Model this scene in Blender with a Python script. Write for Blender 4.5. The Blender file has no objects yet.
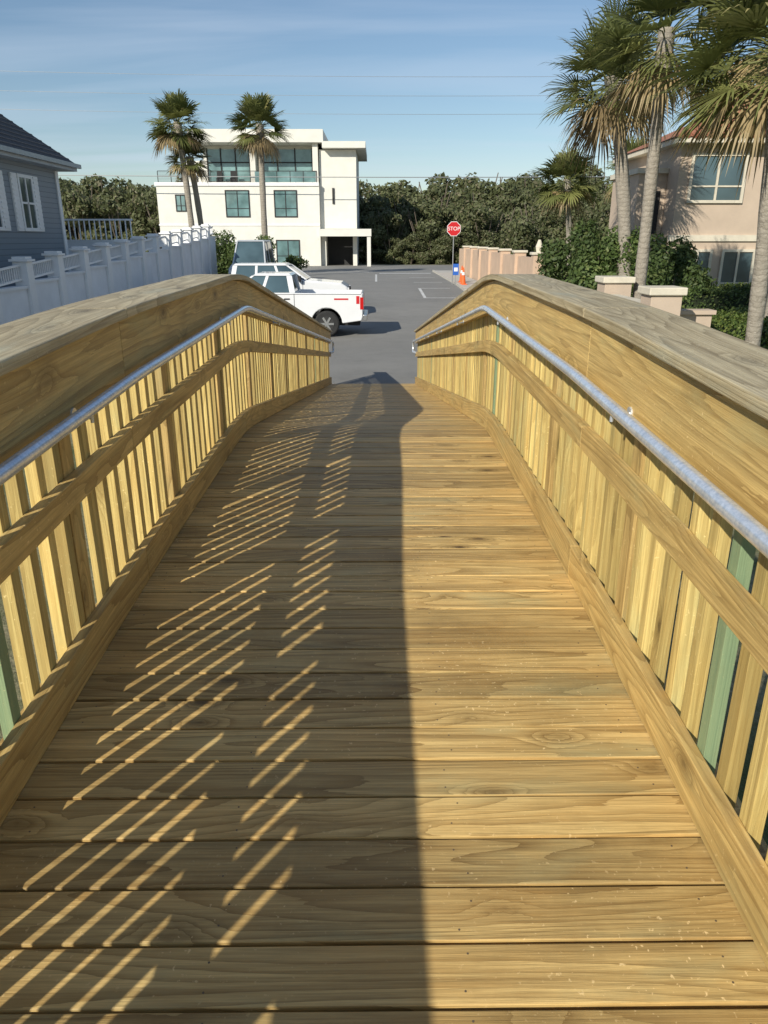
import bpy, math, random
from mathutils import Vector, Matrix
R=random.Random(7)
scene=bpy.context.scene
# ---------------------------------------------------------------- helpers
def empty(name,loc=(0,0,0),rot=0):
    e=bpy.data.objects.new(name,None); scene.collection.objects.link(e)
    e.location=loc; e.rotation_euler=(0,0,rot); return e
class MB:
    def __init__(s): s.v=[];s.f=[];s.uv=[];s.r=[];s.mi=[]
    def face(s,pts,uvs=None,r=(0,0),mi=0):
        b=len(s.v); s.v+= [tuple(p) for p in pts]; s.f.append(list(range(b,b+len(pts))))
        s.uv.append(uvs or [(0,0)]*len(pts)); s.r.append(r); s.mi.append(mi)
    def shared(s,verts,faces,uvf,r=(0,0),mi=0):
        b=len(s.v); s.v+=[tuple(p) for p in verts]
        for f,u in zip(faces,uvf):
            s.f.append([b+i for i in f]); s.uv.append(u); s.r.append(r); s.mi.append(mi)
    def obox(s,c,ax,h,r=None,grain=0,mi=0):
        c=Vector(c); ax=[Vector(a) for a in ax]
        r=r or (R.random(),R.random())
        co=[]
        loc=[]
        for k in (-1,1):
            for j in (-1,1):
                for i in (-1,1):
                    co.append(c+ax[0]*h[0]*i+ax[1]*h[1]*j+ax[2]*h[2]*k); loc.append((h[0]*i,h[1]*j,h[2]*k))
        F=[(0,2,3,1),(4,5,7,6),(0,1,5,4),(2,6,7,3),(0,4,6,2),(1,3,7,5)]
        nx=[2,2,1,1,0,0]
        uvs=[]
        for f,n in zip(F,nx):
            others=[a for a in (0,1,2) if a!=n]
            if grain in others:
                g=grain; o=[a for a in others if a!=grain][0]
                off=n*0.37
                uvs.append([(loc[i][g],loc[i][o]+off) for i in f])
            else:
                uvs.append([(loc[i][others[0]]*0.3,loc[i][others[1]]*1.0) for i in f])
        s.shared(co,F,uvs,r,mi)
    def box(s,x0,x1,y0,y1,z0,z1,r=None,grain=0,mi=0):
        s.obox(((x0+x1)/2,(y0+y1)/2,(z0+z1)/2),((1,0,0),(0,1,0),(0,0,1)),((x1-x0)/2,(y1-y0)/2,(z1-z0)/2),r,grain,mi)
    def hexa(s,b,t,mi=0):
        V=list(b)+list(t)
        F=[(3,2,1,0),(4,5,6,7),(0,1,5,4),(1,2,6,5),(2,3,7,6),(3,0,4,7)]
        s.shared(V,F,[[(0,0)]*4]*6,(R.random(),R.random()),mi)
    def prism(s,poly,y0,y1,mi=0):
        n=len(poly); V=[(x,y0,z) for x,z in poly]+[(x,y1,z) for x,z in poly]
        F=[tuple(range(n)),tuple(range(2*n-1,n-1,-1))]+[(i,i+n,(i+1)%n+n,(i+1)%n) for i in range(n)]
        s.shared(V,F,[[(0,0)]*len(f) for f in F],(0,0),mi)
    def cyl(s,p0,p1,r0,r1,n=12,mi=0,caps=True,r=(0,0)):
        p0=Vector(p0);p1=Vector(p1);d=(p1-p0).normalized()
        a=d.orthogonal().normalized();b=d.cross(a)
        V=[];L=(p1-p0).length
        for p,rr in ((p0,r0),(p1,r1)):
            for i in range(n):
                t=2*math.pi*i/n; V.append(p+a*math.cos(t)*rr+b*math.sin(t)*rr)
        F=[(i,(i+1)%n,(i+1)%n+n,i+n) for i in range(n)]
        U=[[(i/n,0),((i+1)/n,0),((i+1)/n,L),(i/n,L)] for i in range(n)]
        if caps:
            F+= [tuple(range(n-1,-1,-1)),tuple(range(n,2*n))]; U+=[[(0,0)]*n]*2
        s.shared(V,F,U,r,mi)
    def obj(s,name,mats,parent=None,smooth=False,bevel=0,loc=None,fix=True):
        me=bpy.data.meshes.new(name); me.from_pydata(s.v,[],s.f)
        u=me.uv_layers.new(name='UVMap'); w=me.uv_layers.new(name='rnd')
        fu=[];fr=[]
        for a,r in zip(s.uv,s.r):
            for q in a: fu+= [q[0],q[1]]; fr+=[r[0],r[1]]
        u.data.foreach_set('uv',fu); w.data.foreach_set('uv',fr)
        if not isinstance(mats,(list,tuple)): mats=[mats]
        for m in mats: me.materials.append(m)
        me.polygons.foreach_set('material_index',s.mi)
        if smooth: me.polygons.foreach_set('use_smooth',[True]*len(s.f))
        me.update()
        if fix:
            import bmesh
            bm=bmesh.new(); bm.from_mesh(me); bmesh.ops.recalc_face_normals(bm,faces=bm.faces); bm.to_mesh(me); bm.free()
        o=bpy.data.objects.new(name,me); scene.collection.objects.link(o)
        if parent: o.parent=parent
        if loc: o.location=loc
        if bevel:
            m=o.modifiers.new('bevel','BEVEL'); m.width=bevel; m.segments=2; m.limit_method='ANGLE'; m.angle_limit=math.radians(50)
        return o
def gz(y):
    t=min(1,max(0,(y-20)/25)); return 0.6*t*t*(3-2*t)
# ---------------------------------------------------------------- materials
class NT:
    def __init__(s,name):
        s.m=bpy.data.materials.new(name); s.m.use_nodes=True; s.t=s.m.node_tree; s.n=s.t.nodes; s.l=s.t.links
        s.b=s.n['Principled BSDF']
    def nd(s,typ,**k):
        x=s.n.new(typ)
        for a,v in k.items():
            if a.startswith('_'): x.inputs[a[1:].replace('_',' ')].default_value=v
            else: setattr(x,a,v)
        return x
    def link(s,a,b): s.l.new(a,b)
    def math(s,op,a,b=None,c=None,clamp=False):
        x=s.n.new('ShaderNodeMath'); x.operation=op; x.use_clamp=clamp
        for i,v in enumerate((a,b,c)):
            if v is None: continue
            if isinstance(v,(int,float)): x.inputs[i].default_value=v
            else: s.link(v,x.inputs[i])
        return x.outputs[0]
    def mix(s,f,a,b,blend='MIX'):
        x=s.n.new('ShaderNodeMix'); x.data_type='RGBA'; x.blend_type=blend
        for i,v in ((0,f),(6,a),(7,b)):
            if isinstance(v,(int,float)): x.inputs[i].default_value=v
            elif isinstance(v,tuple): x.inputs[i].default_value=(*v[:3],1)
            else: s.link(v,x.inputs[i])
        return x.outputs[2]
    def comb(s,a,b,c):
        x=s.n.new('ShaderNodeCombineXYZ')
        for i,v in enumerate((a,b,c)):
            if isinstance(v,(int,float)): x.inputs[i].default_value=v
            else: s.link(v,x.inputs[i])
        return x.outputs[0]
    def uv(s,name):
        x=s.n.new('ShaderNodeUVMap'); x.uv_map=name
        y=s.n.new('ShaderNodeSeparateXYZ'); s.link(x.outputs[0],y.inputs[0]); return y.outputs[0],y.outputs[1]
    def noise(s,vec,scale=1,detail=2,rough=.5):
        x=s.n.new('ShaderNodeTexNoise'); x.inputs['Scale'].default_value=scale; x.inputs['Detail'].default_value=detail; x.inputs['Roughness'].default_value=rough
        if vec is not None: s.link(vec,x.inputs['Vector'])
        return x.outputs[0]
    def maprange(s,v,a,b,c=0,d=1):
        x=s.n.new('ShaderNodeMapRange'); s.link(v,x.inputs[0])
        for i,q in enumerate((a,b,c,d)): x.inputs[i+1].default_value=q
        return x.outputs[0]
    def pos(s):
        g=s.n.new('ShaderNodeNewGeometry'); return g.outputs['Position']
    def bump(s,h,strength=.3,dist=.01):
        x=s.n.new('ShaderNodeBump'); x.inputs['Strength'].default_value=strength; x.inputs['Distance'].default_value=dist
        s.link(h,x.inputs['Height']); s.link(x.outputs[0],s.b.inputs['Normal'])
    def col(s,c):
        if isinstance(c,tuple): s.b.inputs['Base Color'].default_value=(*c,1)
        else: s.link(c,s.b.inputs['Base Color'])
        return s
    def rough(s,r): s.b.inputs['Roughness'].default_value=r; return s
def wood(name,light,dark,green=.06,var=.35,red=0.3,grain=.7,dirt=.3,kn=.6,rf=21):
    n=NT(name); u,v=n.uv('UVMap'); r1,r2=n.uv('rnd')
    uo=n.math('ADD',u,n.math('MULTIPLY',r1,91.7)); vo=n.math('ADD',v,n.math('MULTIPLY',r2,57.3))
    kv=n.comb(n.math('MULTIPLY',uo,2.6),n.math('MULTIPLY',vo,6),r1)
    vo1=n.nd('ShaderNodeTexVoronoi'); n.link(kv,vo1.inputs['Vector']); vo1.inputs['Scale'].default_value=1
    kd=vo1.outputs['Distance']; kc=n.nd('ShaderNodeSeparateColor'); n.link(vo1.outputs['Color'],kc.inputs[0])
    gate=n.math('GREATER_THAN',kc.outputs[0],kn)
    wobk=n.noise(n.comb(n.math('MULTIPLY',uo,40),n.math('MULTIPLY',vo,60),r2),1,2)
    kd=n.math('ADD',kd,n.math('MULTIPLY',n.math('SUBTRACT',wobk,.5),.06))
    kin=n.maprange(kc.outputs[1],0,1,.45,1.0)
    ksz=n.math('MULTIPLY',n.math('MULTIPLY',n.maprange(kd,.035,.095,1,0),gate),kin)
    kring=n.math('MULTIPLY',n.maprange(kd,.08,.26,.6,0),gate)
    khalo=n.math('MULTIPLY',n.maprange(kd,.0,.42,1,0),gate)
    n1=n.noise(n.comb(n.math('MULTIPLY',uo,.33),n.math('MULTIPLY',vo,4.6),r2),1,1.5,.4)
    n1=n.math('ADD',n1,n.math('MULTIPLY',n.math('POWER',khalo,2),.20))
    wob=n.noise(n.comb(n.math('MULTIPLY',uo,5),n.math('MULTIPLY',vo,40),r2),1,3,.6)
    n1b=n.math('ADD',n1,n.math('MULTIPLY',wob,.018))
    ring=n.math('FRACT',n.math('MULTIPLY',n1b,rf))
    ring=n.math('POWER',ring,2.4)
    gvar=n.noise(n.comb(n.math('MULTIPLY',uo,2.2),n.math('MULTIPLY',vo,9),8.),1,2,.5)
    fib=n.noise(n.comb(n.math('MULTIPLY',uo,3.2),n.math('MULTIPLY',vo,150),0.),1,4,.72)
    fib2=n.noise(n.comb(n.math('MULTIPLY',uo,1.0),n.math('MULTIPLY',vo,34),5.),1,3,.6)
    stain=n.noise(n.comb(n.math('MULTIPLY',uo,1.6),n.math('MULTIPLY',vo,5),3.),1,4,.65)
    c=n.mix(n.math('MULTIPLY',ring,n.maprange(gvar,.3,.6,grain*.55,grain)),light,dark)
    c=n.mix(n.maprange(fib,.38,.70,0,.62),c,dark)
    c=n.mix(n.maprange(fib2,.42,.72,0,.62),c,tuple(q*.85 for q in dark))
    warm=tuple(a*b for a,b in zip(light,(1.0,.76,.50)))
    c=n.mix(n.maprange(stain,.48,.75,0,red),c,warm)
    gcol=(light[0]*.60,light[1]*.80,light[2]*1.05)
    c=n.mix(n.maprange(stain,.25,.45,.5,0),c,gcol)
    if green: c=n.mix(n.math('MULTIPLY',n.math('GREATER_THAN',r2,1-green),.78),c,(.19,.36,.22))
    c=n.mix(kring,c,tuple(q*.6 for q in dark))
    c=n.mix(ksz,c,(.045,.022,.009))
    dn=n.noise(n.pos(),2.1,6,.72); dn2=n.noise(n.pos(),70,2,.6); dn3=n.noise(n.pos(),1.1,4,.6)
    c=n.mix(n.maprange(dn,.48,.72,0,dirt),c,tuple(q*.7 for q in dark))
    c=n.mix(n.math('MULTIPLY',n.maprange(dn2,.66,.72,0,.7),n.maprange(dn3,.45,.6)),c,tuple(min(1,q*1.1+.12) for q in light))
    val=n.maprange(n.math('FRACT',n.math('MULTIPLY',n.math('ADD',r1,r2),7.3)),0,1,1-var,1+var*.45)
    x=n.nd('ShaderNodeVectorMath',operation='SCALE'); n.link(c,x.inputs[0]); n.link(val,x.inputs['Scale'])
    n.col(x.outputs[0]); n.rough(.55)
    h=n.math('ADD',n.math('MULTIPLY',ring,-.6),n.math('MULTIPLY',fib,1.2))
    n.bump(h,.7,.0026)
    return n.m
W_deck=wood('deck_wood',(.76,.54,.215),(.26,.155,.045),.0,.27,.30,.85,.35,.56,24)
W_rail=wood('rail_wood',(.74,.53,.20),(.29,.18,.055),.0,.16,.22,.75,.3,.52)
W_pick=wood('picket_wood',(.78,.61,.23),(.40,.27,.08),.05,.36,.3,.6,.2,.6)
W_cap =wood('cap_wood',(.66,.56,.35),(.25,.19,.10),.0,.10,.1,.8,.35,.55,26)
def plain(name,c,rough=.6,metal=0,nz=.0,scale=3.,bump=0):
    n=NT(name); n.rough(rough); n.b.inputs['Metallic'].default_value=metal
    if nz:
        f=n.noise(n.pos(),scale,5,.65)
        n.col(n.mix(n.maprange(f,.3,.7),tuple(a*(1-nz) for a in c),tuple(min(1,a*(1+nz*.6)) for a in c)))
        if bump: n.bump(f,.5,bump)
    else: n.col(c)
    return n.m
M_stucco_w=plain('white_stucco',(.74,.72,.65),.8,0,.08,.9)
M_trimw=plain('white_paint',(.84,.84,.83),.5,0,.05,2)
M_wallw=plain('white_wall_paint',(.83,.84,.85),.7,0,.10,1.1)
M_dark=plain('dark_void',(.03,.03,.03),.8,0,.2,3)
M_screw=plain('screw_steel',(.16,.12,.08),.5,.3,.1,30)
M_conc=plain('concrete',(.50,.47,.42),.85,0,.15,2.5)
M_stucco_t=plain('tan_stucco',(.54,.43,.33),.85,0,.10,1.2,.01)
M_capc=plain('cream_coping',(.66,.60,.48),.8,0,.14,3)
M_peach=plain('peach_stucco',(.58,.42,.30),.85,0,.14,1.2)
M_mark=plain('road_paint',(.62,.62,.60),.7,0,.35,6)
M_black=plain('black_rubber',(.02,.02,.02),.8,0,.2,8)
M_chrome=plain('chrome',(.6,.6,.6),.25,.9,.05,8)
M_red=plain('sign_red',(.55,.015,.02),.4,0,.08,5)
M_white=plain('sign_white',(.8,.8,.8),.4,0,.03,5)
M_orange=plain('cone_orange',(.75,.13,.02),.5,0,.1,8)
M_blue=plain('sign_blue',(.03,.13,.5),.4,0,.1,8)
M_grey=plain('grey_metal',(.35,.36,.36),.45,.5,.1,8)
M_paint=plain('truck_paint',(.76,.77,.78),.22,0,.04,2)
M_paint.node_tree.nodes['Principled BSDF'].inputs['Coat Weight'].default_value=.5
M_silver=plain('silver_paint',(.55,.58,.60),.3,.2,.03,2)
M_tail=plain('tail_light',(.5,.01,.01),.2)
M_tile=plain('roof_tile',(.36,.15,.085),.8,0,.4,6,.02)
M_shingle=plain('roof_shingle',(.085,.085,.09),.9,0,.4,7,.01)
def glass(name,c,rough=.06):
    n=NT(name); n.rough(rough); f=n.noise(n.pos(),.6,3)
    n.col(n.mix(n.maprange(f,.35,.65),c,tuple(a*2.0+.01 for a in c))); n.b.inputs['Specular IOR Level'].default_value=.9
    return n.m
M_glass=glass('window_glass',(.035,.06,.07)); M_glass2=glass('green_glass',(.10,.17,.17),.05)
n=NT('galvanised_steel'); f=n.noise(n.pos(),70,4,.7); g=n.noise(n.pos(),9,3,.6); n.b.inputs['Metallic'].default_value=.55
c=n.mix(n.maprange(f,.35,.65),(.56,.63,.72),(.86,.90,.96)); c=n.mix(n.maprange(g,.5,.75,0,.4),c,(.38,.42,.47)); n.col(c); n.b.inputs['Roughness'].default_value=.24; n.bump(f,.10,.001); M_galv=n.m
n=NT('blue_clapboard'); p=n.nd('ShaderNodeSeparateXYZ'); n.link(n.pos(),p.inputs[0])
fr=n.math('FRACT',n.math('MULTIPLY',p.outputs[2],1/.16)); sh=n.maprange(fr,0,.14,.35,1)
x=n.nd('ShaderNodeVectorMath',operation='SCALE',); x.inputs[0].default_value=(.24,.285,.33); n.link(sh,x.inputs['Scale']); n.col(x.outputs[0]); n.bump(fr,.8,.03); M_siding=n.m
n=NT('asphalt'); f=n.noise(n.pos(),.25,5,.7); g=n.noise(n.pos(),60,3,.8); h=n.noise(n.pos(),1.6,6,.75)
c=n.mix(n.maprange(f,.35,.65),(.165,.162,.152),(.235,.228,.212)); c=n.mix(n.maprange(g,.3,.7,.0,.5),c,(.32,.31,.285)); c=n.mix(n.maprange(h,.52,.75,0,.4),c,(.12,.12,.115))
n.col(c).rough(.85); n.bump(g,.4,.01); M_asph=n.m
n=NT('ground_cover'); f=n.noise(n.pos(),.5,6,.7); g=n.noise(n.pos(),14,4,.8)
c=n.mix(n.maprange(f,.4,.6),(.10,.12,.035),(.34,.29,.18)); c=n.mix(n.maprange(g,.35,.65,0,.6),c,(.06,.085,.02)); n.col(c).rough(.95); n.bump(g,.8,.05); M_ground=n.m
n=NT('lawn_grass'); f=n.noise(n.pos(),.8,5,.7); g=n.noise(n.pos(),25,4,.8)
c=n.mix(n.maprange(f,.35,.65),(.11,.16,.03),(.19,.20,.05)); c=n.mix(n.maprange(g,.35,.65,0,.6),c,(.05,.09,.015)); n.col(c).rough(.95); n.bump(g,.8,.05); M_lawn=n.m
def leafmat(name,a,b,c3=None,tr=.25,nz=.5):
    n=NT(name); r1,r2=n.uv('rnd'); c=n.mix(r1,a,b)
    if c3: c=n.mix(n.maprange(r2,.75,.95),c,c3)
    f=n.noise(n.pos(),.45,3); c=n.mix(n.maprange(f,.35,.65,.0,nz),c,tuple(q*.5 for q in a))
    n.col(c).rough(.6)
    t=n.nd('ShaderNodeBsdfTranslucent'); n.link(c,t.inputs[0]); mx=n.nd('ShaderNodeMixShader'); mx.inputs[0].default_value=tr
    out=n.n['Material Output']; n.link(n.b.outputs[0],mx.inputs[1]); n.link(t.outputs[0],mx.inputs[2]); n.link(mx.outputs[0],out.inputs[0]); return n.m
L_oak=leafmat('scrub_leaves',(.085,.105,.04),(.175,.19,.08),(.22,.19,.11),.3,.4)
L_shrub=leafmat('shrub_leaves',(.05,.09,.022),(.13,.19,.05),(.19,.23,.07),.3)
L_hedge=leafmat('hedge_leaves',(.07,.12,.022),(.19,.25,.05),(.28,.31,.08),.3)
L_palm=leafmat('palm_leaves',(.09,.115,.032),(.25,.26,.08),(.48,.40,.17),.3,.3)
L_dead=leafmat('palm_dead_fronds',(.28,.20,.10),(.46,.36,.18),(.17,.11,.06),.2)
M_bark=plain('bark',(.16,.13,.10),.9,0,.4,6,.03)
n=NT('palm_trunk'); u,v=n.uv('UVMap'); f=n.noise(n.pos(),9,4,.7); rg=n.math('FRACT',n.math('ADD',n.math('MULTIPLY',v,9),n.math('MULTIPLY',f,1.3)))
c=n.mix(n.maprange(rg,0,.3,.7,0),(.38,.34,.28),(.19,.16,.125)); c=n.mix(n.maprange(f,.4,.7,0,.6),c,(.24,.21,.17)); n.col(c).rough(.9); n.bump(n.math('ADD',rg,f),.7,.03); M_ptrunk=n.m
# ---------------------------------------------------------------- ground & roads
def sheet(name,x0,x1,y0,y1,dz,mat,parent=None):
    mb=MB()
    cuts=sorted(set([y0,y1]+[q for q in range(20,46) if y0<q<y1]))
    V=[];F=[]
    for q in cuts: V+=[(x0,q,gz(q)+dz),(x1,q,gz(q)+dz)]
    for i in range(len(cuts)-1): F.append((2*i,2*i+1,2*i+3,2*i+2))
    mb.shared(V,F,[[(0,0)]*4]*len(F)); return mb.obj(name,mat,parent,fix=False)
sheet('ground',-1500,1500,-300,3000,0,M_ground)
sheet('road',-9.2,4.5,13,62.5,.006,M_asph)
sheet('cross_street',-60,60,62.5,79,.006,M_asph)
sheet('sidewalk',4.6,6.0,19,62,.10,M_conc)
mb=MB()
for q in range(19,62): mb.box(4.45,4.62,q+.01,q+.99,gz(q+.5)-.1,gz(q+.5)+.13)
mb.obj('kerb',M_conc)
sheet('lawn',6.3,40,10,60,.012,M_lawn)
mk=empty('road_markings')
def mark(x0,x1,y0,y1): sheet('painted_line',x0,x1,y0,y1,.011,M_mark,parent=mk)
mark(.2,4.1,58.4,59.2); mark(-5.5,-.6,60.8,61.2)
mark(-.1,.03,47,57)
mark(2.2,3.9,36,36.16); mark(2.2,3.9,41,41.16); mark(2.2,2.34,36.18,40.98)
mark(2.2,3.9,46,46.18); mark(2.2,3.9,52,52.2)
for yy in (22,28,37,42): mark(-7.5,-2.0,yy,yy+.13)
# ---------------------------------------------------------------- wooden footbridge
bridge=empty('wooden_footbridge')
BP=[(-4,1.29),(2.9,1.617),(5.5,1.648),(16.25,.03)]
def zpl(y):
    for (a,b),(c,d) in zip(BP,BP[1:]):
        if y<=c or (c,d)==BP[-1]: return b+(d-b)*(y-a)/(c-a)
def dz(y,w=.45): return sum(zpl(y+w*k/6) for k in range(-6,7))/13
def tan(y):
    e=.02; t=Vector((0,2*e,dz(y+e)-dz(y-e))).normalized(); return t,Vector((0,-t.z,t.y))
CX=-.08; Y0=-3.0; Y1=16.2
mb=MB(); sc=MB()
y=Y0; bw=.138; gap=.0075
while y<Y1:
    t,nn=tan(y+bw/2)
    yc=y+bw/2*t.y; zc=dz(yc)
    sk=R.uniform(-.0028,.0028); lift=R.uniform(-.0014,.0014)
    ax0=Vector((1,sk,R.uniform(-.001,.001))).normalized()
    mb.obox(Vector((CX+R.uniform(-.004,.004),yc,zc-.019+lift)),(ax0,t,nn),(1.06,bw/2-R.uniform(0,.0022),.019))
    if y<6:
        for xx in (-.84,-.28,.28,.84):
            for s_ in (-.035,.035):
                p=Vector((CX+xx+R.uniform(-.02,.02),yc,zc+lift))+t*(s_+R.uniform(-.01,.01))
                sc.cyl(p-nn*.003,p+nn*.0004,.0026,.0026,8)
    y+=(bw+gap)*t.y
mb.obj('deck_boards',W_deck,bridge,bevel=.0035)
sc.obj('deck_screws',M_screw,bridge)
def sweep(mb,xa,xb,h0,h1,ya,yb,r=None,step=.12,mi=0,vert=True):
    r=r or (R.random(),R.random()); nseg=max(1,int((yb-ya)/step)); V=[];F=[];U=[]
    for i in range(nseg+1):
        q=ya+(yb-ya)*i/nseg; z=dz(q)
        V+=[(xa,q,z+h0),(xb,q,z+h0),(xb,q,z+h1),(xa,q,z+h1)]
    w=abs(xb-xa);h=h1-h0; per=[0,w,w+h,2*w+h,2*w+2*h]
    for i in range(nseg):
        a=4*i;b=a+4; u0=(yb-ya)*i/nseg; u1=(yb-ya)*(i+1)/nseg
        for k in range(4):
            k2=(k+1)%4; F.append((a+k,a+k2,b+k2,b+k)); U.append([(u0,per[k]),(u0,per[k+1]),(u1,per[k+1]),(u1,per[k])])
    e=4*nseg; F+=[(3,2,1,0),(e,e+1,e+2,e+3)]; U+=[[(0,0),(w*.3,0),(w*.3,h),(0,h)]]*2
    mb.shared(V,F,U,r,mi)
HW=.91
PSP=1.22; P0=-2.5
posts=[P0+PSP*i for i in range(16) if P0+PSP*i<Y1-.1]
for s in (-1,1):
    X=lambda d: CX+s*(HW+d)
    srt=lambda a,b:(min(a,b),max(a,b))
    rl=MB(); cp=MB(); pk=MB(); ps=MB()
    cuts=[Y0,-.6,2.93,5.5,8.9,12.2,Y1]
    for a,b in zip(cuts,cuts[1:]):
        b2=b-.003
        xa,xb=srt(X(0),X(.038)); sweep(rl,xa,xb,.865,1.10,a,b2)
        sweep(rl,xa,xb,.585,.675,a+.0,b2)
        sweep(rl,xa,xb,.003,.15,a,b2)
        xa,xb=srt(X(-.035),X(.245)); sweep(cp,xa,xb,1.103,1.141,a,b2)
        xa,xb=srt(X(.135),X(.18)); sweep(rl,xa,xb,-.29,-.025,a,b2)
    for q in posts:
        xa,xb=srt(X(.0385),X(.1275)); z=dz(q); 
        ps.box(xa,xb,q-.045,q+.045,-.1 if int(round((q-P0)/PSP))%2==0 else z-.25,z+1.102,grain=2)
    q=Y0+.03
    while q<Y1-.05:
        if min(abs(q-p) for p in posts)>.075:
            xa,xb=srt(X(.039),X(.077)); z=dz(q); w=.0235
            rr=(R.random(),R.random()*.945 if q<4 else R.random())
            if s>0 and abs(q-1.62)<.064: rr=(.3,.985)
            if s<0 and (abs(q-1.74)<.064): rr=(.6,.975)
            tilt=R.uniform(-.008,.008)
            pk.obox(((xa+xb)/2,q,z+.57),((1,0,0),(0,1,0),(0,tilt,1)),(.0188,w,.53),rr,grain=2)
        q+=.128+R.uniform(-.007,.007)
    rl.obj('rail_boards',W_rail,bridge,bevel=.003); cp.obj('cap_boards',W_cap,bridge,bevel=.005)
    pk.obj('pickets',W_pick,bridge,bevel=.002); ps.obj('posts',W_rail,bridge,bevel=.003)
    px=X(-.06); pr=.0215
    path=[Vector((px,-3.0,dz(-3)+.905)),Vector((px,2.9,zpl(2.9)+.89)),Vector((px,5.45,zpl(5.5)+.90)),Vector((px,15.9,zpl(15.9)+.90))]
    fine=[]
    for i,p in enumerate(path):
        if 0<i<len(path)-1:
            a=(path[i-1]-p).normalized()*.18; b=(path[i+1]-p).normalized()*.18
            for k in range(7):
                t=k/6; fine.append((p+a)*(1-t)**2+2*p*t*(1-t)+(p+b)*t*t)
        else: fine.append(p)
    e=path[-1]
    for k in range(1,9):
        t=math.pi*k/8; fine.append(Vector((px,e.y+.11*math.sin(t),e.z-.11+.11*math.cos(t))))
    fine.append(Vector((X(0),e.y-.1,e.z-.22)))
    cu=bpy.data.curves.new('handrail_pipe','CURVE'); cu.dimensions='3D'; cu.bevel_depth=pr; cu.bevel_resolution=6; cu.use_fill_caps=True
    sp=cu.splines.new('POLY'); sp.points.add(len(fine)-1)
    for pt,f in zip(sp.points,fine): pt.co=(*f,1)
    sp.use_smooth=True
    cu.materials.append(M_galv); o=bpy.data.objects.new('handrail_pipe',cu); scene.collection.objects.link(o); o.parent=bridge
    br=MB()
    def pathz(yy):
        for a,b in zip(path,path[1:]):
            if a.y<=yy<=b.y: return a.z+(b.z-a.z)*(yy-a.y)/(b.y-a.y)
        return path[-1].z
    for q in posts[::2]:
        if q>15.5: continue
        zz=pathz(q)
        br.cyl((px,q,zz-.012),(px,q,zz-.045),.006,.006,8); br.cyl((px,q,zz-.03),(X(-.001),q,zz-.018),.006,.006,8); br.cyl((X(-.006),q,zz-.018),(X(.0),q,zz-.018),.022,.022,12)
    br.obj('handrail_brackets',M_galv,bridge)
ss=MB()
for q in posts[::2]:
    z=dz(q)
    if z>.5: ss.box(CX-1.1,CX+1.1,q-.08,q-.045,z-.5,z-.3,grain=0)
for xx in (-.5,0,.5):
    sweep(ss,CX+xx-.02,CX+xx+.02,-.25,-.045,Y0,Y1-1.5)
ss.obj('joists',W_rail,bridge)
# ---------------------------------------------------------------- white apartment building
G=.6
B=empty('white_modern_building')
def bx(parent,name,mat,*boxes,bevel=0):
    mb=MB()
    for b in boxes: mb.box(*b)
    return mb.obj(name,mat,parent,bevel=bevel)
yf=76
bx(B,'main_block',M_stucco_w,(-20.7,-5.4,yf,yf+14,G-.3,8.0))
bx(B,'stair_tower',M_stucco_w,(-5.38,-1.9,yf+.6,yf+12,4.0,10.9))
bx(B,'tower_base',M_stucco_w,(-5.38,-4.9,yf+.6,yf+11.9,G-.2,3.99),(-2.3,-1.9,yf+.6,yf+11.9,G-.2,3.99))
bx(B,'garage_recess',M_dark,(-4.9,-2.3,yf+3,yf+3.2,G,3.98))
bx(B,'tower_roof_slab',M_stucco_w,(-5.0,-1.0,yf-.4,yf+12.5,10.95,11.5))
bx(B,'penthouse',M_stucco_w,(-16.6,-5.5,yf+2.5,yf+13.5,8.02,11.4))
bx(B,'penthouse_wing',M_stucco_w,(-18.5,-16.62,yf+3.5,yf+12,8.02,10.2))
bx(B,'roof_slab',M_stucco_w,(-17.3,-4.9,yf-.3,yf+14,11.42,12.5))
bx(B,'penthouse_pier',M_stucco_w,(-5.95,-5.45,yf+.2,yf+2.5,8.02,11.41),(-11.9,-11.4,yf+.9,yf+2.5,8.02,11.41))
bx(B,'penthouse_glazing',M_glass2,(-16.2,-12.1,yf+2.4,yf+2.49,8.3,11.1),(-11.2,-6.1,yf+2.4,yf+2.49,8.3,11.1))
mb=MB()
for x in (-16.2,-14.9,-13.5,-12.15,-11.2,-9.5,-7.8,-6.15): mb.box(x-.05,x+.05,yf+2.3,yf+2.395,8.1,11.2)
mb.box(-16.2,-12.1,yf+2.3,yf+2.39,9.9,10.0); mb.box(-11.2,-6.1,yf+2.3,yf+2.39,9.9,10.0)
mb.obj('penthouse_mullions',M_dark,B)
mb=MB()
mb.box(-20.5,-5.6,yf+.15,yf+.2,9.0,9.06)
x=-20.5
while x<-5.5: mb.box(x-.03,x+.03,yf+.15,yf+.2,8.0,9.0); x+=1.24
for k in range(7): mb.box(-20.5,-11.4,yf+.16,yf+.18,8.15+k*.12,8.165+k*.12)
mb.obj('balcony_railing',M_dark,B)
bx(B,'balcony_glass',M_glass2,(-11.4,-5.7,yf+.17,yf+.19,8.1,8.98))
fu_=MB()
for x in (-18.6,-15.2,-13.9): fu_.box(x,x+.5,yf+1,yf+1.5,8.02,8.5); fu_.box(x,x+.5,yf+1.45,yf+1.52,8.5,9.1)
fu_.box(-17.6,-16.4,yf+1,yf+1.6,8.65,8.72); fu_.box(-17.05,-16.95,yf+1.2,yf+1.3,8.02,8.65); fu_.obj('balcony_furniture',M_dark,B)
bx(B,'floor_band',M_trimw,(-20.8,-5.41,yf-.12,yf,7.75,8.05),(-20.75,-5.41,yf-.06,yf,4.25,4.4))
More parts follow.
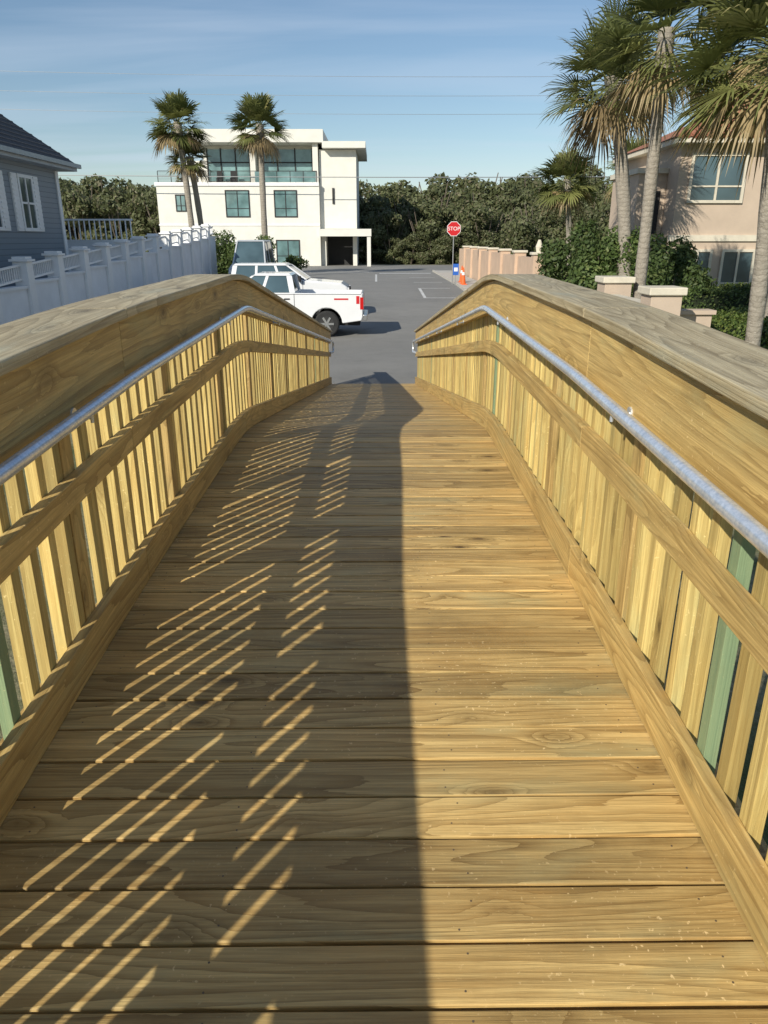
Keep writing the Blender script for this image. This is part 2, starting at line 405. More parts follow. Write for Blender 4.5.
bx(B,'entry_canopy',M_stucco_w,(-5.39,-.5,yf-1.8,yf+.59,3.3,3.95)); bx(B,'canopy_column',M_stucco_w,(-.9,-.55,yf-1.7,yf-1.35,G,3.29))
def windows(parent,y,lst,mat=M_glass,fr=M_trimw,mull=1):
    g=MB();f=MB()
    for (a,b,c,d) in lst:
        g.box(a,b,y-.03,y+.02,c,d)
        t=.09
        f.box(a-t,a,y-.08,y+.01,c-t,d+t);f.box(b,b+t,y-.08,y+.01,c-t,d+t);f.box(a,b,y-.08,y+.01,d,d+t);f.box(a,b,y-.08,y+.01,c-t,c)
        for k in range(mull):
            xm=a+(b-a)*(k+1)/(mull+1); f.box(xm-.035,xm+.035,y-.07,y-.031,c,d)
        f.box(a,b,y-.065,y-.0311,c+(d-c)*.3,c+(d-c)*.3+.05)
    g.obj('window_glass',mat,parent); f.obj('window_frames',fr,parent)
windows(B,yf,[(-14.2,-12.1,5.1,7.3),(-9.6,-7.6,5.1,7.3),(-9.6,-7.5,G+.3,2.9),(-18.9,-18.1,5.6,6.9)],M_glass2,M_dark,1)
bx(B,'garage_door',M_trimw,(-19.8,-16.9,yf-.02,yf+.02,G,2.9),(-15.6,-12.8,yf-.02,yf+.02,G,2.9))
bx(B,'wall_lamp',M_dark,(-4.2,-4.0,yf+.5,yf+.6,6.2,7.6))
# ---------------------------------------------------------------- blue clapboard house (left)
H=empty('blue_clapboard_house')
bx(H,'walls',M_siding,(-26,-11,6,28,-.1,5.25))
mb=MB()
ov=.55; x0,x1,y0,y1=-26-ov,-11+ov,6-ov,28+ov; zr=5.25; p=.82; hw=(x1-x0)/2
ridge=zr+.2+hw*p; xm=(x0+x1)/2
V=[(x0,y0,zr+.2),(x1,y0,zr+.2),(x1,y1,zr+.2),(x0,y1,zr+.2),(xm,y0+hw,ridge),(xm,y1-hw,ridge)]
mb.shared(V,[(0,1,4),(1,2,5,4),(2,3,5),(3,0,4,5)],[[(0,0)]*3,[(0,0)]*4,[(0,0)]*3,[(0,0)]*4])
for k in range(1,40):
    f0=k/40.; zz=zr+.2+hw*p*f0; xx=x1-hw*f0; ya=y0+hw*f0; yb=y1-hw*f0
    if yb-ya>.3: mb.hexa([(xx-.0,ya,zz-.0),(xx+.03,ya,zz-.02),(xx+.03,yb,zz-.02),(xx,yb,zz)],[(xx-.02,ya,zz+.03),(xx+.02,ya,zz+.01),(xx+.02,yb,zz+.01),(xx-.02,yb,zz+.03)])
mb.obj('hip_roof',M_shingle,H)
bx(H,'eave_soffit',plain('soffit_grey',(.45,.48,.50),.6,0,.1,2),(x0+.02,x1-.02,y0+.02,y1-.02,zr-.02,zr+.18)); bx(H,'gutter',M_grey,(x1-.0,x1+.1,y0,y1+.1,zr+.08,zr+.21))
bx(H,'corner_board',M_trimw,(-11.0,-10.96,27.8,28.03,-.1,5.2))
g=MB();f=MB();sh=MB()
for yc in (14,18,22.9,25.3):
    a0,b0=3.35,4.8; m0=(a0+b0)/2
    g.box(-11.0,-10.96,yc-.42,yc+.42,a0,b0)
    for a,b,c,d in ((yc-.52,yc-.42,a0-.1,b0+.1),(yc+.42,yc+.52,a0-.1,b0+.1),(yc-.42,yc+.42,b0,b0+.1),(yc-.42,yc+.42,a0-.1,a0),(yc-.03,yc+.03,a0,b0),(yc-.42,yc+.42,m0-.03,m0+.03)): f.box(-11.0,-10.93,a,b,c,d)
    for s_ in (-1,1):
        sh.box(-11.0,-10.95,yc+s_*.75-.2,yc+s_*.75+.2,a0-.1,b0+.1)
        for k in range(12): sh.box(-10.951,-10.93,yc+s_*.75-.17,yc+s_*.75+.17,a0-.03+k*.135,a0+.04+k*.135)
g.obj('window_glass',M_glass,H);f.obj('window_frames',M_trimw,H);sh.obj('shutters',M_trimw,H)
# ---------------------------------------------------------------- white balustrade wall (left)
Wl=empty('white_balustrade_wall')
w=MB();pp=MB();rr=MB()
def wt(y): return 2.45+(y-18)*.053
q=4.
while q<44:
    zt=wt(q); w.box(-9.15,-8.95,q+.19,q+1.81,-.1,zt-.62); 
    w.box(-9.2,-8.9,q+.185,q+1.815,zt-.62,zt-.55)
    pp.box(-9.22,-8.86,q-.18,q+.18,-.1,zt-.08); pp.box(-9.28,-8.80,q-.24,q+.24,zt-.08,zt-.02); pp.box(-9.22,-8.86,q-.18,q+.18,zt-.02,zt+.04)
    z2=wt(q+2)
    for k,(fz) in enumerate((-.16,-.50)):
        rr.hexa([(-9.08,q+.18,zt+fz-.03),(-9.02,q+.18,zt+fz-.03),(-9.02,q+1.82,z2+fz-.03),(-9.08,q+1.82,z2+fz-.03)],[(-9.08,q+.18,zt+fz+.02),(-9.02,q+.18,zt+fz+.02),(-9.02,q+1.82,z2+fz+.02),(-9.08,q+1.82,z2+fz+.02)])
    for k in range(1,14):
        yy=q+.18+k*.117; zz=zt+(z2-zt)*(yy-q)/2; rr.box(-9.065,-9.035,yy-.015,yy+.015,zz-.50,zz-.17)
    q+=2.0
w.obj('wall',M_wallw,Wl);pp.obj('piers',M_trimw,Wl,bevel=.01);rr.obj('railings',M_trimw,Wl)
D=empty('terrace_railing'); mb=MB()
for k in range(22): mb.box(-13.8+k*.2,-13.76+k*.2,31,31.04,3.0,3.7)
mb.box(-13.9,-9.5,30.98,31.06,3.7,3.76); mb.box(-13.9,-9.5,31.1,31.3,.2,3.0); mb.obj('railing',M_wallw,D)
# ---------------------------------------------------------------- stucco house (right)
S=empty('stucco_house')
bx(S,'walls',M_stucco_t,(10.1,24,27,33,-.1,6.0)); bx(S,'side_wing',M_stucco_t,(9.1,10.09,28,31,-.1,5.15))
bx(S,'belt_course',M_capc,(10.0,24.1,26.93,27,2.95,3.15)); bx(S,'wing_coping',M_capc,(9.0,10.09,27.9,31.1,5.15,5.32))
bx(S,'wing_door',M_dark,(9.35,9.9,27.96,28.01,3.2,4.6))
mb=MB(); x0,x1,y0,y1=9.7,24.6,26.4,33.6; zr=6.12; hw=(y1-y0)/2; rz=zr+hw*.45
V=[(x0,y0,zr),(x1,y0,zr),(x1,y1,zr),(x0,y1,zr),(x0+hw,y0+hw,rz),(x1-hw,y0+hw,rz)]
mb.shared(V,[(0,1,5,4),(1,2,5),(2,3,4,5),(3,0,4)],[[(0,0)]*4,[(0,0)]*3,[(0,0)]*4,[(0,0)]*3])
x=x0+.1
while x<x1-.1:
    L=min(x-x0,x1-x,hw); mb.cyl((x,y0,zr+.02),(x,y0+L,zr+L*.45+.02),.085,.085,6); x+=.24
mb.obj('tile_roof',M_tile,S); bx(S,'eave_board',M_capc,(9.75,24.55,26.45,33.55,5.95,6.11))
windows(S,27,[(10.55,12.25,4.25,5.6),(10.65,11.5,1.15,2.6),(12.0,13.0,1.1,2.6),(15,16.5,4.25,5.65)],M_glass,M_capc,1)
V_=empty('stucco_boundary_wall')
def pier(x,y,w,zt,mt=M_stucco_t):
    bx(V_,'pier',mt,(x-w/2,x+w/2,y-w/2,y+w/2,-.1,zt-.14),bevel=.01); bx(V_,'pier_cap',M_capc,(x-w/2-.06,x+w/2+.06,y-w/2-.06,y+w/2+.06,zt-.137,zt),bevel=.02)
pier(5.2,14,.56,2.2); pier(5.55,18,.62,2.2)
bx(V_,'low_wall',M_stucco_t,(5.2,5.45,14.4,17.6,-.1,1.75)); bx(V_,'wall_coping',M_capc,(5.12,5.53,14.42,17.58,1.753,1.83))
bx(V_,'garden_wall',M_stucco_t,(5.6,6.4,14.5,14.75,-.1,1.66)); bx(V_,'garden_coping',M_stucco_t,(5.6,6.45,14.44,14.81,1.663,1.74))
V2=empty('peach_roadside_wall')
q=30.
while q<56:
    zt=2.42+gz(q)*.15; mb=MB(); mb.box(6.1,6.35,q+.23,q+3.77,gz(q)-.1,zt-.12); mb.obj('wall_panel',M_peach,V2)
    mb=MB(); mb.box(5.98,6.46,q-.22,q+.22,gz(q)-.1,zt); mb.obj('wall_pier',M_peach,V2); mb=MB(); mb.box(5.92,6.52,q-.28,q+.28,zt,zt+.1); mb.obj('pier_cap',M_capc,V2,bevel=.02)
    q+=4
mb=MB(); mb.cyl((6.22,30,2.55),(6.22,30,2.75),.1,.14,12); mb.cyl((6.22,30,2.75),(6.22,30,3.0),.14,.05,12); mb.obj('finial',M_capc,V2)
# ---------------------------------------------------------------- foliage
def leafcloud(n,blobs,size,seed,shell=.55):
    r=random.Random(seed); mb=MB()
    wts=[(b[3]*b[4]*b[5])**.67 for b in blobs]
    for i in range(n):
        b=r.choices(blobs,wts)[0]
        while True:
            d=Vector((r.gauss(0,1),r.gauss(0,1),r.gauss(0,1)))
            if d.length>.1: d.normalize(); break
        rad=shell+(1-shell)*r.random()+r.gauss(0,.07)
        p=Vector((b[0]+d.x*b[3]*rad,b[1]+d.y*b[4]*rad,b[2]+d.z*b[5]*rad))
        nrm=(d+Vector((r.gauss(0,.6),r.gauss(0,.6),r.gauss(0,.6)))).normalized()
        a=nrm.orthogonal().normalized(); ang=r.random()*6.28; c=nrm.cross(a); a2=a*math.cos(ang)+c*math.sin(ang); c2=nrm.cross(a2)
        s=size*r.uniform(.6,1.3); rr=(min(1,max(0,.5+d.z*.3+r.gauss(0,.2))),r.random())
        mb.face([p-a2*s,p-c2*s*.5,p+a2*s,p+c2*s*.5],None,rr)
    return mb
def crown_blobs(seed,w,h,nb,z0):
    r=random.Random(seed); out=[]
    for i in range(nb):
        a=r.random()*6.28; q=r.random()**.5*w; s=r.uniform(.22,.40)*w
        out.append((math.cos(a)*q,math.sin(a)*q,z0+r.uniform(.05,1)*h*(1-.4*(q/w)**2),s,s,s*.75))
    return out
DT=empty('distant_trees')
vars_=[]
for k in range(5):
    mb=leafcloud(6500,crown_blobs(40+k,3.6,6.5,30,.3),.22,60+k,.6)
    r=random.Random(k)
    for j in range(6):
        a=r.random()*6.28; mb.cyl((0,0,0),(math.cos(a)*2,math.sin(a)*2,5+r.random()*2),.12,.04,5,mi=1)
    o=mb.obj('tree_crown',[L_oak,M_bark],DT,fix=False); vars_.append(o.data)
    o.location=(-40-6*k,100,.5)
r=random.Random(3)
def tree(x,y,s,h=None):
    o=bpy.data.objects.new('tree_crown',r.choice(vars_)); scene.collection.objects.link(o); o.parent=DT
    o.location=(x,y,G-.2); o.rotation_euler=(0,0,r.random()*6.28); o.scale=(s,s,s*(h or 1))
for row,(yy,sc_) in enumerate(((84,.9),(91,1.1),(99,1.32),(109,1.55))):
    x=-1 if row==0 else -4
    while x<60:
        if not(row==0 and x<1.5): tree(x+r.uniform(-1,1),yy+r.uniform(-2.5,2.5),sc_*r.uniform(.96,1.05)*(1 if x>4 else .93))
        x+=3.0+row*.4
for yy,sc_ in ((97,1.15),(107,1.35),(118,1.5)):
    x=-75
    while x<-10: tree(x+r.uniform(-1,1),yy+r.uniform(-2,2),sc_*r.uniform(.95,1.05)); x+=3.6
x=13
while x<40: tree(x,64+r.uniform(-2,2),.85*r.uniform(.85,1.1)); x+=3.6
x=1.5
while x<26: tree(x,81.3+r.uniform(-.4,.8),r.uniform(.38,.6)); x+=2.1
def shrub(x,y,z,w,d,h,n,seed,mat=L_shrub,size=.07,name='shrub'):
    r=random.Random(seed); bl=[]
    for i in range(20):
        a=r.random()*6.28;q=r.random()**.5
        bl.append((math.cos(a)*q*w*.72,math.sin(a)*q*d*.72,h*r.uniform(.12,.84)*(1-.2*q*q),w*.33,d*.36,h*.19))
    mb=leafcloud(n,bl,size,seed,.55)
    for j in range(7):
        a=r.random()*6.28; mb.cyl((0,0,0),(math.cos(a)*w*.5,math.sin(a)*d*.5,h*.7),.04,.015,5,mi=1)
    return mb.obj(name,[mat,M_bark],fix=False,loc=(x,y,z))
shrub(7.3,27.6,gz(28),1.9,1.3,3.7,17000,1,size=.085); shrub(9.0,25.2,gz(25),1.5,1.1,3.7,13000,2,size=.08); shrub(7.5,24.2,gz(24),1.6,1.2,3.6,15000,3,size=.08); shrub(8.0,21.2,0,1.3,1.0,2.9,10000,4)
shrub(-7.6,47.5,G,1.7,1.4,3.0,9000,5,size=.09); shrub(-9.6,48,G,1.6,1.2,3.1,7000,8,size=.09); shrub(-5.2,50,G,1.0,1.0,1.6,3000,6,size=.09); shrub(10.6,25.4,gz(25),.9,.8,1.5,4000,7)
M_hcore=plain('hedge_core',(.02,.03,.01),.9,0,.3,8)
def hedge(x0,x1,y0,y1,z0,z1,n,seed,mat=L_hedge):
    r=random.Random(seed); mb=MB()
    for i in range(n):
        f=r.choice((0,0,1,2,2,2)); u,v=r.random(),r.random()
        if f==0: p=Vector((x0+(x1-x0)*u,y0 if r.random()<.7 else y1,z0+(z1-z0)*v)); d=Vector((0,-1,.2))
        elif f==1: p=Vector((x0 if r.random()<.5 else x1,y0+(y1-y0)*u,z0+(z1-z0)*v)); d=Vector((-1,0,.2))
        else: p=Vector((x0+(x1-x0)*u,y0+(y1-y0)*v,z1)); d=Vector((0,0,1))
        p+=Vector((r.gauss(0,.035),r.gauss(0,.035),r.gauss(0,.04)+.06*math.sin(p.x*3.1+p.y*2)))
        nrm=(d+Vector((r.gauss(0,.6),r.gauss(0,.6),r.gauss(0,.6)))).normalized(); a=nrm.orthogonal().normalized(); c=nrm.cross(a); s=r.uniform(.025,.05)
        mb.face([p-a*s,p-c*s*.6,p+a*s,p+c*s*.6],None,(min(1,max(0,r.gauss(.5,.25))),r.random()))
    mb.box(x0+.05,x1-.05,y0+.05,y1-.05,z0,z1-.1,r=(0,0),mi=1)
    mb.obj('hedge',[mat,M_hcore],fix=False)
hedge(8.0,12.5,19.5,20.6,0,1.75,12000,1,L_shrub)
hedge(6.6,12.5,15.2,18.6,0,1.35,30000,2)
hedge(8.6,13,21.5,22.4,0,1.7,9000,3)
# palms
def palm(base,top,crown_r,nleaf,seed,trunk_r=.17,boots=True,lw=.045,dead=.12,low=-42):
    r=random.Random(seed); e=empty('palm_tree',base); base=Vector(base); top=Vector(top)-base
    mb=MB(); N=14
    ctrl=Vector((top.x*.15,top.y*.15,top.z*.5)); pts=[]
    for i in range(N+1):
        t=i/N; pts.append(ctrl*2*t*(1-t)+top*t*t)
    nn=14; V=[];F=[];U=[];L=0
    for i,p in enumerate(pts):
        t=i/N; rad=trunk_r*(1.25-.3*min(1,t*4)+.06*math.sin(i*1.7)+(.35 if t>.9 and boots else 0))
        if i: L+=(p-pts[i-1]).length
        for k in range(nn):
            a=6.283*k/nn; V.append((p.x+math.cos(a)*rad,p.y+math.sin(a)*rad,p.z))
        if i:
            for k in range(nn):
                F.append(((i-1)*nn+k,(i-1)*nn+(k+1)%nn,i*nn+(k+1)%nn,i*nn+k)); U.append([(k/nn,L-.5),((k+1)/nn,L-.5),((k+1)/nn,L),(k/nn,L)])
    mb.shared(V,F,U); mb.obj('trunk',M_ptrunk,e,smooth=True,fix=False)
    lf=MB(); up=Vector((0,0,1)); S=crown_r/1.9
    for i in range(nleaf):
        t=(i+.5)/nleaf; el=math.radians(84-(t**.9)*(84-low)+r.uniform(-12,12)); az=i*2.39996+r.uniform(-.3,.3)
        d=Vector((math.cos(az)*math.cos(el),math.sin(az)*math.cos(el),math.sin(el)))
        side=d.cross(up); side=side.normalized() if side.length>.1 else Vector((1,0,0)); nrm=side.cross(d).normalized()
        roll=r.uniform(-.5,.5); side,nrm=(side*math.cos(roll)+nrm*math.sin(roll)),(nrm*math.cos(roll)-side*math.sin(roll))
        isd=t>1-dead; mi=1 if isd else 0
        pl=S*r.uniform(.6,1.1)*(1 if not isd else .75)
        o0=top+Vector((0,0,-.05-.3*t)); hub=o0+d*pl-up*.08*pl
        mid=o0+d*pl*.5+up*.03
        lf.cyl(o0,mid,.018*S,.014*S,4,mi=mi,caps=False,r=(.8,.3)); lf.cyl(mid,hub,.014*S,.01*S,4,mi=mi,caps=False,r=(.8,.3))
        nl=26; lc=(min(1,max(0,r.gauss(.5,.25))),r.random()*.8)
        spread=math.radians(105 if not isd else 55)
        for k in range(nl):
            a=-spread+2*spread*k/(nl-1)+r.uniform(-.04,.04)
            ln=S*(1.08-.36*abs(a)/1.75)*r.uniform(.85,1.1)
            dd=(d*math.cos(a)+side*math.sin(a)+nrm*(.2*abs(a)-.05)).normalized()
            droop=(.38 if not isd else 1.0)*r.uniform(.5,1.4)
            p0=hub; p1=hub+dd*ln*.45-up*.03*ln*droop; p2=p1+dd*ln*.32-up*.14*ln*droop; p3=p2+dd*ln*.22-up*.34*ln*droop
            wv=dd.cross(nrm).normalized()*lw*S*.5; fold=nrm*lw*S*.18
            cc=(min(1,max(0,lc[0]+r.gauss(0,.12))),lc[1])
            lf.face([p0-wv*.4,p0+wv*.4,p1+wv+fold,p1-wv+fold],None,cc,mi); lf.face([p1-wv+fold,p1+wv+fold,p2+wv*.8,p2-wv*.8],None,cc,mi)
            lf.face([p2-wv*.8,p2+wv*.8,p3],None,(cc[0],min(1,cc[1]+.12)),mi)
    lf.obj('fronds',[L_palm,L_dead],e,fix=False)
    return e
palm((6.15,18,0),(6.1,18,7.15),1.95,50,1,.14)
palm((7.7,23.6,gz(23)),(6.75,24,7.35),2.15,62,2,.21,dead=.2)
palm((6.95,13.8,0),(6.45,13.6,6.0),1.95,60,3,.14,dead=.1)
palm((8.9,17.2,0),(8.2,17.0,7.3),2.0,50,5,.15,dead=.15)
palm((11.6,47,G),(11.1,47,6.3),2.2,44,4,.17,lw=.07)
palm((-12.0,52,G),(-12.45,52,9.9),2.15,52,6,.2,lw=.07,dead=.12)
palm((-11.5,52.8,G),(-12.0,52.6,8.0),1.7,40,7,.2,lw=.07,dead=.2)
palm((-7.35,52,G),(-7.3,52,9.8),2.15,50,8,.2,lw=.07,dead=.12)
palm((14.2,44,G),(13.9,44,6.6),2.0,40,9,.17,lw=.07)
# ---------------------------------------------------------------- vehicles
def wheel(parent,x,y,r,w,s):
    mb=MB(); 
    for (a,b,ra,rb) in ((-.5,-.38,.9,1),(-.38,.38,1,1),(.38,.5,1,.9)):
        mb.cyl((x,y+a*w,r),(x,y+b*w,r),r*ra,r*rb,28,caps=True)
    mb.obj('tyre',M_black,parent,smooth=False)
    mb=MB(); yo=y+s*w*.5
    mb.cyl((x,yo-s*.02,r),(x,yo+s*.006,r),r*.62,r*.58,24)
    mb.obj('wheel_barrel',M_dark,parent); mb=MB()
    for k in range(6):
        a=k*math.pi/3; c=Vector((x+math.cos(a)*r*.33,yo+s*.014,r+math.sin(a)*r*.33)); d=Vector((math.cos(a),0,math.sin(a)))
        mb.obox(c,(d,(0,1,0),d.cross(Vector((0,1,0)))),(r*.24,.012,r*.08))
    mb.cyl((x,yo,r),(x,yo+s*.03,r),r*.14,r*.12,12); mb.obj('wheel_rim',M_chrome,parent)
def arc(cx,r,z0,n=12,cz=.4):
    a0=math.asin((z0-cz)/r)
    return [(cx+r*math.cos(a0+(math.pi-2*a0)*i/n),cz+r*math.sin(a0+(math.pi-2*a0)*i/n)) for i in range(n+1)]
def pickup(loc,rot,stripe=False,crew=False):
    e=empty('pickup_truck',loc,rot); cb=-1.55 if crew else -.72
    prof=[(-2.85,.5),(-2.9,.62),(-2.9,1.33),(-.78,1.35),(1.12,1.35),(1.35,1.29),(2.6,1.2),(2.82,1.08),(2.88,.62),(2.8,.42)]+arc(1.85,.5,.42)+arc(-1.75,.5,.42)
    mb=MB(); mb.prism(prof,-1.0,-.9); mb.prism(prof,.9,1.0); mb.obj('side_panels',M_paint,e,bevel=.025)
    mb=MB(); mb.prism([(1.0,.5),(1.0,1.37),(1.35,1.33),(2.6,1.23),(2.84,1.08),(2.9,.55)],-.898,.898)
    mb.box(cb-.04,1.0,-.898,.898,.85,1.36); mb.box(-.76,1.0,-.897,.897,.45,.85); mb.box(-2.85,cb-.04,-.898,.898,.86,.94); mb.box(-2.92,-2.84,-.896,.896,.7,1.33)
    mb.obj('body_core',M_paint,e,bevel=.02)
    mb=MB(); mb.box(-2.8,2.7,-.65,.65,.32,.5); mb.obj('chassis',M_black,e)
    b=[(cb,-.9,1.36),(1.28,-.9,1.36),(1.28,.9,1.36),(cb,.9,1.36)]; t=[(cb+.14,-.72,1.86),(.52,-.72,1.86),(.52,.72,1.86),(cb+.14,.72,1.86)]
    mb=MB(); mb.hexa(b,t); mb.obj('cab_glass',M_glass,e)
    mb=MB(); mb.hexa([(cb+.06,-.76,1.862),(.58,-.76,1.862),(.58,.76,1.862),(cb+.06,.76,1.862)],[(cb+.14,-.68,1.93),(.45,-.68,1.93),(.45,.68,1.93),(cb+.14,.68,1.93)])
    def pil(xb,xt,w):
        for s in (-1,1):
            yb,yt=s*.915,s*.735; ib,it=s*.84,s*.66
            B_=[(xb-w,yb,1.355),(xb+w,yb,1.355),(xb+w,ib,1.355),(xb-w,ib,1.355)]; T_=[(xt-w,yt,1.865),(xt+w,yt,1.865),(xt+w,it,1.865),(xt-w,it,1.865)]
            mb.hexa(B_,T_)
    pil(cb+.04,cb+.14,.09); pil(.28,.1,.05); pil(1.27,.55,.05)
    if crew: pil(-.62,-.6,.05)
    mb.obj('cab_roof_and_pillars',M_paint,e,bevel=.012)
    mb=MB(); mb.box(-3.05,-2.9,-.95,.95,.5,.68); mb.box(2.88,3.02,-.97,.97,.42,.66); mb.obj('bumpers',M_chrome,e,bevel=.03)
    mb=MB(); mb.box(2.84,2.92,-.55,.55,.7,1.05); mb.box(-2.8,-2.3,-.45,.45,.3,.45); mb.obj('grille',M_dark,e)
    mb=MB(); 
    for s in (-1,1): mb.box(2.7,2.9,s*.78-.17,s*.78+.17,.82,1.06)
    mb.obj('headlights',M_white,e,bevel=.02)
    mb=MB()
    for s in (-1,1): mb.box(-2.925,-2.82,s*.93-.08,s*.93+.078,.85,1.22)
    mb.obj('tail_lights',M_tail,e)
    mb=MB()
    for s in (-1,1): mb.box(.98,1.1,s*1.0-(.0 if s>0 else .2),s*1.0+(.2 if s>0 else 0),1.3,1.5); 
    mb.obj('mirrors',M_black,e,bevel=.02)
    mb=MB()
    for s in (-1,1):
        for x in (cb-.02,.27,1.15)+((-.62,) if crew else ()): mb.box(x-.008,x+.008,s*1.001-.002,s*1.001+.002,.5,1.33)
        mb.box(-.6,-.42,s*1.008-.008,s*1.008+.008,1.15,1.19); mb.box(.4,.58,s*1.008-.008,s*1.008+.008,1.15,1.19)
        mb.box(-.9,1.3,s*.98-.06,s*.98+.06,.36,.43)
        mb.box(-2.86,1.1,s*1.001-.002,s*1.001+.002,1.305,1.32)
    mb.obj('door_seams_and_handles',M_dark,e)
    if stripe:
        mb=MB()
        for s in (-1,1): mb.box(-2.45,-2.0,s*1.002-.003,s*1.002+.003,1.14,1.19); mb.box(-2.8,-2.7,s*1.002-.003,s*1.002+.003,1.02,1.26)
        mb.obj('red_decal',M_red,e)
    for x in (1.85,-1.75):
        for s in (-1,1): wheel(e,x,s*.86,.4,.26,s)
    return e
pickup((-3.35,25.3,gz(25.3)),math.pi,True)
pickup((-3.95,30.3,gz(30.3)),0,False,True)
def van(loc,rot,mat,name='van',L=4.9,hh=2.1):
    e=empty(name,loc,rot); h=L/2
    prof=[(-h,.5),(-h,1.15),(h-1.1,1.2),(h-.15,1.0),(h,.75),(h-.05,.4)]+arc(h-.95,.42,.4,10,.35)+arc(-h+.95,.42,.4,10,.35)
    mb=MB(); mb.prism(prof,-.93,-.82); mb.prism(prof,.82,.93); mb.prism([(-h+.01,.4),(-h+.01,1.15),(h-1.1,1.2),(h-.15,1.02),(h+.02,.75),(h-.03,.4)],-.819,.819); mb.obj('body',mat,e,bevel=.03)
    mb=MB(); mb.hexa([(-h+.02,-.88,1.15),(h-1.1,-.88,1.19),(h-1.1,.88,1.19),(-h+.02,.88,1.15)],[(-h+.2,-.72,hh-.08),(h-2.0,-.72,hh-.08),(h-2.0,.72,hh-.08),(-h+.2,.72,hh-.08)]); mb.obj('glasshouse',M_glass,e)
    mb=MB(); mb.hexa([(-h+.1,-.75,hh-.08),(h-1.95,-.75,hh-.08),(h-1.95,.75,hh-.08),(-h+.1,.75,hh-.08)],[(-h+.25,-.66,hh),(h-2.1,-.66,hh),(h-2.1,.66,hh),(-h+.25,.66,hh)])
    for xb,xt in ((-h+.08,-h+.2),(-.6,-.6),(.5,.35),(h-1.12,h-2.0)):
        for s in (-1,1): mb.hexa([(xb-.06,s*.9,1.14),(xb+.06,s*.9,1.14),(xb+.06,s*.83,1.14),(xb-.06,s*.83,1.14)],[(xt-.06,s*.74,hh-.07),(xt+.06,s*.74,hh-.07),(xt+.06,s*.67,hh-.07),(xt-.06,s*.67,hh-.07)])
    mb.obj('roof_and_pillars',mat,e)
    mb=MB(); mb.box(h-.04,h+.04,-.5,.5,.5,.72); mb.obj('grille',M_dark,e)
    mb=MB(); 
    for s in (-1,1): mb.box(h-.25,h+.0,s*.7-.16,s*.7+.16,.78,.94)
    mb.obj('headlights',M_white,e)
    for x in (h-.95,-h+.95):
        for s in (-1,1): wheel(e,x,s*.82,.35,.22,s)
    return e
van((-6.8,43,gz(43)),-math.pi/2,M_silver,'minivan',4.9,2.4)
# ---------------------------------------------------------------- stop sign, cones
e=empty('stop_sign',(4.3,44,gz(44)))
mb=MB(); mb.cyl((0,.03,0),(0,.03,3.35),.03,.03,10); mb.obj('post',M_grey,e)
def octo(r,y,mat,name):
    mb=MB(); P=[(math.cos(math.radians(22.5+45*k))*r,2.97+math.sin(math.radians(22.5+45*k))*r) for k in range(8)]; mb.prism(P,y,y+.006); return mb.obj(name,mat,e)
octo(.41,-.006,M_white,'sign_border'); octo(.38,-.0125,M_red,'sign_face')
tx=bpy.data.curves.new('stop_lettering','FONT'); tx.body='STOP'; tx.size=.28; tx.align_x='CENTER'; tx.align_y='CENTER'; tx.extrude=.001; tx.materials.append(M_white)
o=bpy.data.objects.new('stop_lettering',tx); scene.collection.objects.link(o); o.parent=e; o.location=(0,-.016,2.97); o.rotation_euler=(math.pi/2,0,0)
def cone(x,y):
    e=empty('traffic_cone',(x,y,gz(y)+.1)); mb=MB(); mb.box(-.2,.2,-.2,.2,0,.04); mb.cyl((0,0,.04),(0,0,.9),.15,.03,16); mb.obj('cone_body',M_orange,e)
    mb=MB(); mb.cyl((0,0,.5),(0,0,.65),.091,.071,16); mb.obj('reflective_band',M_white,e)
cone(4.75,42.5); cone(4.9,44.6)
e=empty('portable_sign',(4.42,43.4,gz(43))); bx(e,'panel',M_blue,(-.16,.16,-.01,.01,.55,1.15)); bx(e,'post',M_grey,(-.02,.02,.011,.04,0,1.1)); bx(e,'label',M_white,(-.1,.1,-.014,-.011,.75,.95))
# ---------------------------------------------------------------- power lines
pw=empty('power_lines')
def cable(p0,p1,sag,r=.018):
    n=24
    cu=bpy.data.curves.new('cable','CURVE'); cu.dimensions='3D'; cu.bevel_depth=r; sp=cu.splines.new('POLY'); sp.points.add(n)
    for i in range(n+1):
        t=i/n; p=Vector(p0).lerp(Vector(p1),t); p.z-=4*sag*t*(1-t); sp.points[i].co=(*p,1)
    cu.materials.append(M_grey); o=bpy.data.objects.new('cable',cu); scene.collection.objects.link(o); o.parent=pw
cable((-60,82,18.9),(60,82,18.6),.9,.015); cable((-60,82,15.6),(60,82,15.4),.9,.015); cable((-60,82,17.2),(60,82,17.0),.9,.015)
cable((-60,74,9.0),(60,74,8.9),.6,.035); 
for x in (-60,60):
    mb=MB(); mb.cyl((x,80,0),(x,80,19.4),.2,.13,12); mb.box(x-.08,x+.08,73.5,82.5,18.6,18.8); mb.obj('utility_pole',M_bark,pw)
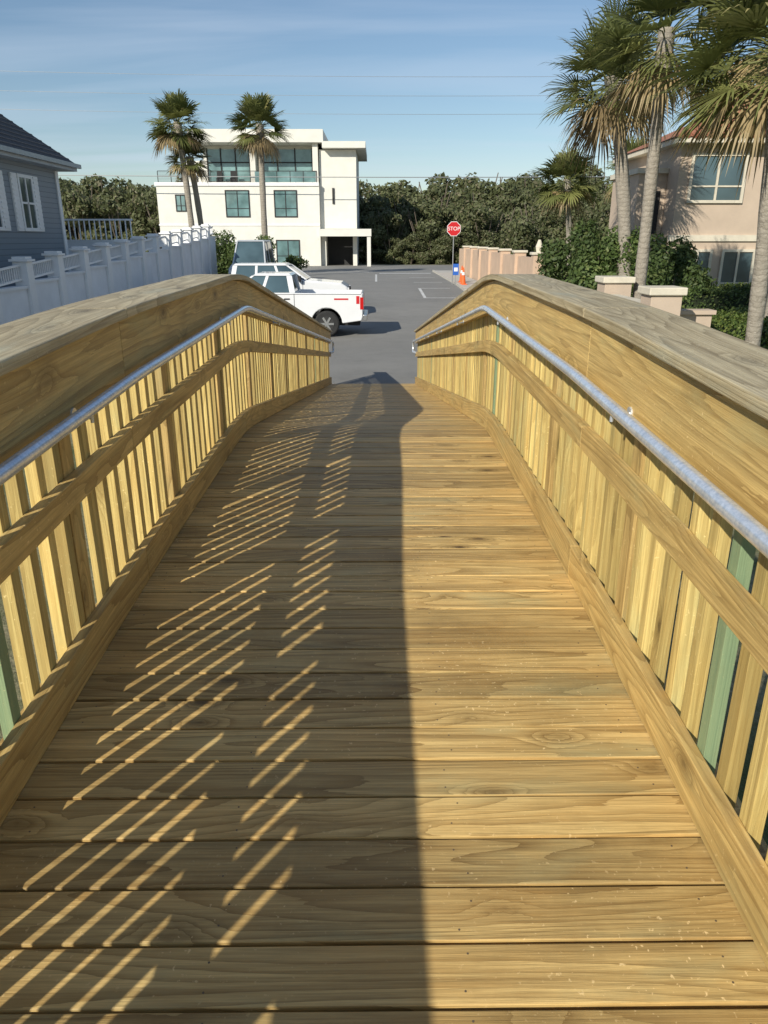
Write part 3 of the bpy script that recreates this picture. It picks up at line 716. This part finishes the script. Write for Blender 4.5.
# ---------------------------------------------------------------- light & sky
d=Vector((1.0,1.46,-1)).normalized()
L=bpy.data.lights.new('sun','SUN'); L.energy=5.0; L.angle=math.radians(.5); L.color=(1,.94,.82)
lo=bpy.data.objects.new('sun',L); scene.collection.objects.link(lo); lo.rotation_euler=d.to_track_quat('-Z','Y').to_euler()
w=bpy.data.worlds.new('World'); scene.world=w; w.use_nodes=True; nt=w.node_tree; bg=nt.nodes['Background']; bg.inputs[1].default_value=.10
sk=nt.nodes.new('ShaderNodeTexSky'); sk.sky_type='NISHITA'; sk.sun_disc=False; sk.sun_elevation=math.asin(-d.z); sk.sun_rotation=math.atan2(-d.x,-d.y)
sk.air_density=1.1; sk.dust_density=.15; sk.ozone_density=3.0
tc=nt.nodes.new('ShaderNodeTexCoord'); sp=nt.nodes.new('ShaderNodeSeparateXYZ'); nt.links.new(tc.outputs['Generated'],sp.inputs[0])
def wm(op,a,b):
    x=nt.nodes.new('ShaderNodeMath'); x.operation=op
    for i,v in enumerate((a,b)):
        if isinstance(v,(int,float)): x.inputs[i].default_value=v
        else: nt.links.new(v,x.inputs[i])
    return x.outputs[0]
zz=wm('ADD',wm('MAXIMUM',sp.outputs[2],0),.08)
cb=nt.nodes.new('ShaderNodeCombineXYZ'); nt.links.new(wm('MULTIPLY',wm('DIVIDE',sp.outputs[0],zz),.28),cb.inputs[0]); nt.links.new(wm('MULTIPLY',wm('DIVIDE',sp.outputs[1],zz),1.1),cb.inputs[1])
no=nt.nodes.new('ShaderNodeTexNoise'); no.inputs['Scale'].default_value=1.1; no.inputs['Detail'].default_value=7; no.inputs['Roughness'].default_value=.5; no.inputs['Distortion'].default_value=.6; nt.links.new(cb.outputs[0],no.inputs['Vector'])
mr=nt.nodes.new('ShaderNodeMapRange'); nt.links.new(no.outputs[0],mr.inputs[0]); mr.inputs[1].default_value=.45; mr.inputs[2].default_value=.78; mr.inputs[4].default_value=.5
mx=nt.nodes.new('ShaderNodeMix'); mx.data_type='RGBA'; nt.links.new(mr.outputs[0],mx.inputs[0]); nt.links.new(sk.outputs[0],mx.inputs[6]); mx.inputs[7].default_value=(6.4,7.4,8.8,1); nt.links.new(mx.outputs[2],bg.inputs[0])
# ---------------------------------------------------------------- camera
c=bpy.data.cameras.new('camera'); c.lens=26.02; c.sensor_width=36; c.clip_end=5000; c.clip_start=.05
co=bpy.data.objects.new('camera',c); scene.collection.objects.link(co); co.location=(0,0,3.0); co.rotation_euler=(math.radians(90-20.2),0,math.radians(-.54)); scene.camera=co
scene.view_settings.view_transform='Standard'; scene.view_settings.look='None'; scene.view_settings.exposure=0
